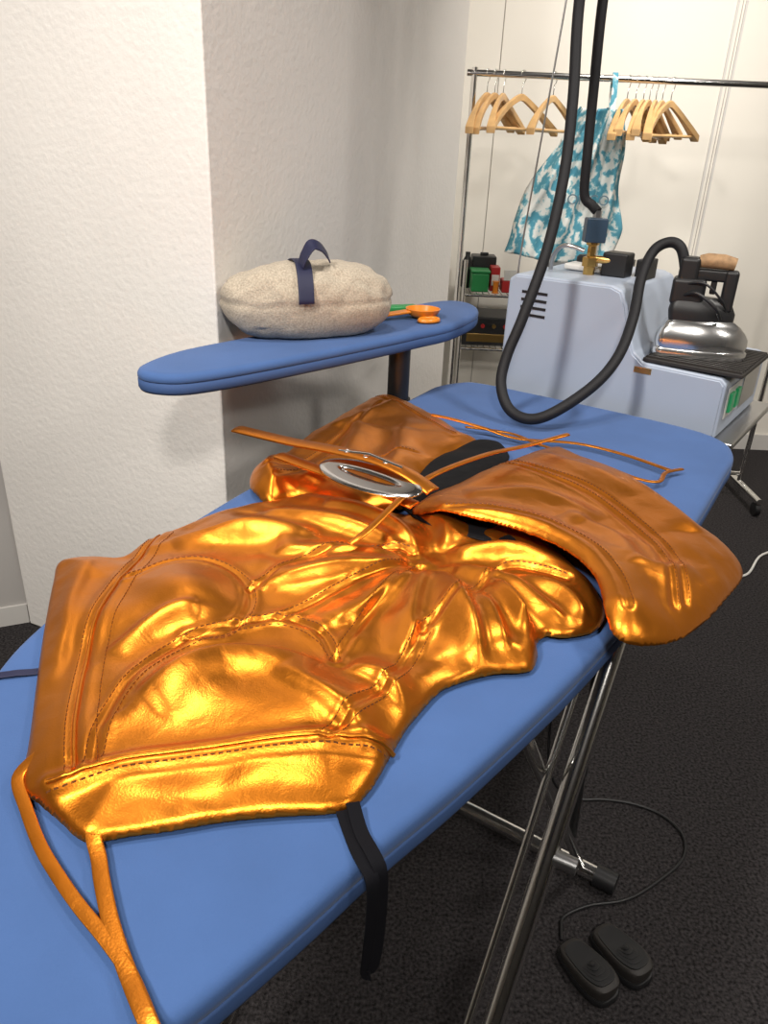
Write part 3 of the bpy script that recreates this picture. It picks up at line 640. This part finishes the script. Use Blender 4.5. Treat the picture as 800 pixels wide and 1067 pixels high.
bk=empty('black_equipment_case'); box('case',.345,.62,3.83,4.08,.611,.75,m_black,bk,b=.006); box('brass_panel',.37,.60,3.826,3.832,.63,.67,m_brass,bk,b=.002)
for i in range(4): lathe('knob_%d'%i,[(.010,0),(.010,.012)],m_red if i%2 else m_brass,bk,n=14,rot=Matrix.Rotation(math.pi/2,3,'X'),loc=(.39+.055*i,3.828,.71))
wb2=empty('white_storage_box'); box('tub',.75,1.1,3.84,4.08,.869,.99,m_white,wb2,b=.01); box('tub_lid',.745,1.105,3.835,4.085,.99,1.01,m_solen,wb2,b=.006)
# ---------------------------------------------------------------- foot pedals
def pedal(name,c,ang):
    e=empty(name); Mp=Matrix.Translation((c[0],c[1],0))@Matrix.Rotation(ang,4,'Z')@Matrix.Diagonal((.9,.95,1,1))
    sh_=[(.078,0),(.070,.028),(.03,.040),(-.03,.036),(-.066,.026),(-.074,0),(-.066,-.026),(-.03,-.036),(.03,-.040),(.070,-.028)]
    s=catmull(sh_,5,True); N=len(s)
    def lo(nm,levels,m):
        v=[];f=[]
        for k,z,tl in levels: v+=[Mp@Vector((p[0]*k,p[1]*k,z+tl*(p[0]+.078))) for p in s]
        for i in range(len(levels)-1):
            for j in range(N): f.append((i*N+j,i*N+(j+1)%N,(i+1)*N+(j+1)%N,(i+1)*N+j))
        f.append(tuple(range(N))[::-1]); f.append(tuple((len(levels)-1)*N+j for j in range(N)))
        o=mk(nm,v,f,m,e,True); q=o.modifiers.new('es','EDGE_SPLIT'); q.split_angle=math.radians(45)
    lo('base',[(.97,0.001,0),(1,.004,0),(1,.014,0),(.97,.017,0)],m_black)
    lo('tread',[(.92,.017,.0),(.95,.020,.10),(.93,.028,.10),(.86,.031,.10)],m_rubber)
    for k in range(5): lo('tread_ring_%d'%k,[(.78-.15*k,.030,.10),(.78-.15*k,.0335,.10),(.74-.15*k,.0335,.10)],m_black)
    return e
pedal('foot_pedal',(.450,1.005),math.radians(-58)); pedal('foot_pedal.001',(.527,1.043),math.radians(-58))
tube('pedal_cable',[(.413,1.072,.010),(.418,1.10,.008),(.43,1.13,.006),(.49,1.16,.006),(.58,1.18,.006),(.67,1.235,.006),(.745,1.30,.006),(.765,1.37,.006),(.732,1.428,.006),(.67,1.46,.006),(.60,1.47,.006),(.50,1.46,.02),(.43,1.42,.15),(.39,1.35,.4),(.36,1.25,.7),(.34,1.2,.80)],.0035,m_black,None,n=8,smooth=6)
tube('power_cable',[(1.15,2.45,.006),(1.30,2.55,.006),(1.373,2.65,.006),(1.47,2.70,.006),(1.60,2.87,.006),(1.75,2.90,.006),(2.0,2.7,.006),(2.6,2.9,.006)],.005,m_white,None,n=8,smooth=6)
# ---------------------------------------------------------------- lights
def area(name,loc,tgt,size,e,col=(1,.945,.88),spread=180):
    l=bpy.data.lights.new(name,'AREA'); l.shape='DISK'; l.size=size; l.energy=e; l.color=col; l.spread=math.radians(spread)
    o=bpy.data.objects.new(name,l); COL.objects.link(o); o.location=loc; o.rotation_euler=(Vector(tgt)-Vector(loc)).to_track_quat('-Z','Y').to_euler()
area('ceiling_spot_1',(-1.35,-.2,3.05),(-.5,1.6,1.0),.35,37,spread=130)
area('ceiling_spot_2',(.1,-1.2,3.05),(.2,1.2,.9),.35,23,spread=120)
area('ceiling_spot_3',(1.5,1.5,3.1),(1.0,1.9,.6),.35,14,spread=110)
area('ceiling_spot_4',(1.3,2.7,3.1),(1.3,4.2,1.2),.4,22,spread=110)
area('ceiling_spot_5',(-.25,1.25,3.12),(-.15,1.1,.9),.3,8,spread=110)
area('ceiling_spot_6',(2.4,-.8,3.1),(1.0,1.2,.4),.4,10,spread=110)
w=bpy.data.worlds.new('world'); sc.world=w; w.use_nodes=True; w.node_tree.nodes['Background'].inputs[0].default_value=(.9,.92,1,1); w.node_tree.nodes['Background'].inputs[1].default_value=.25
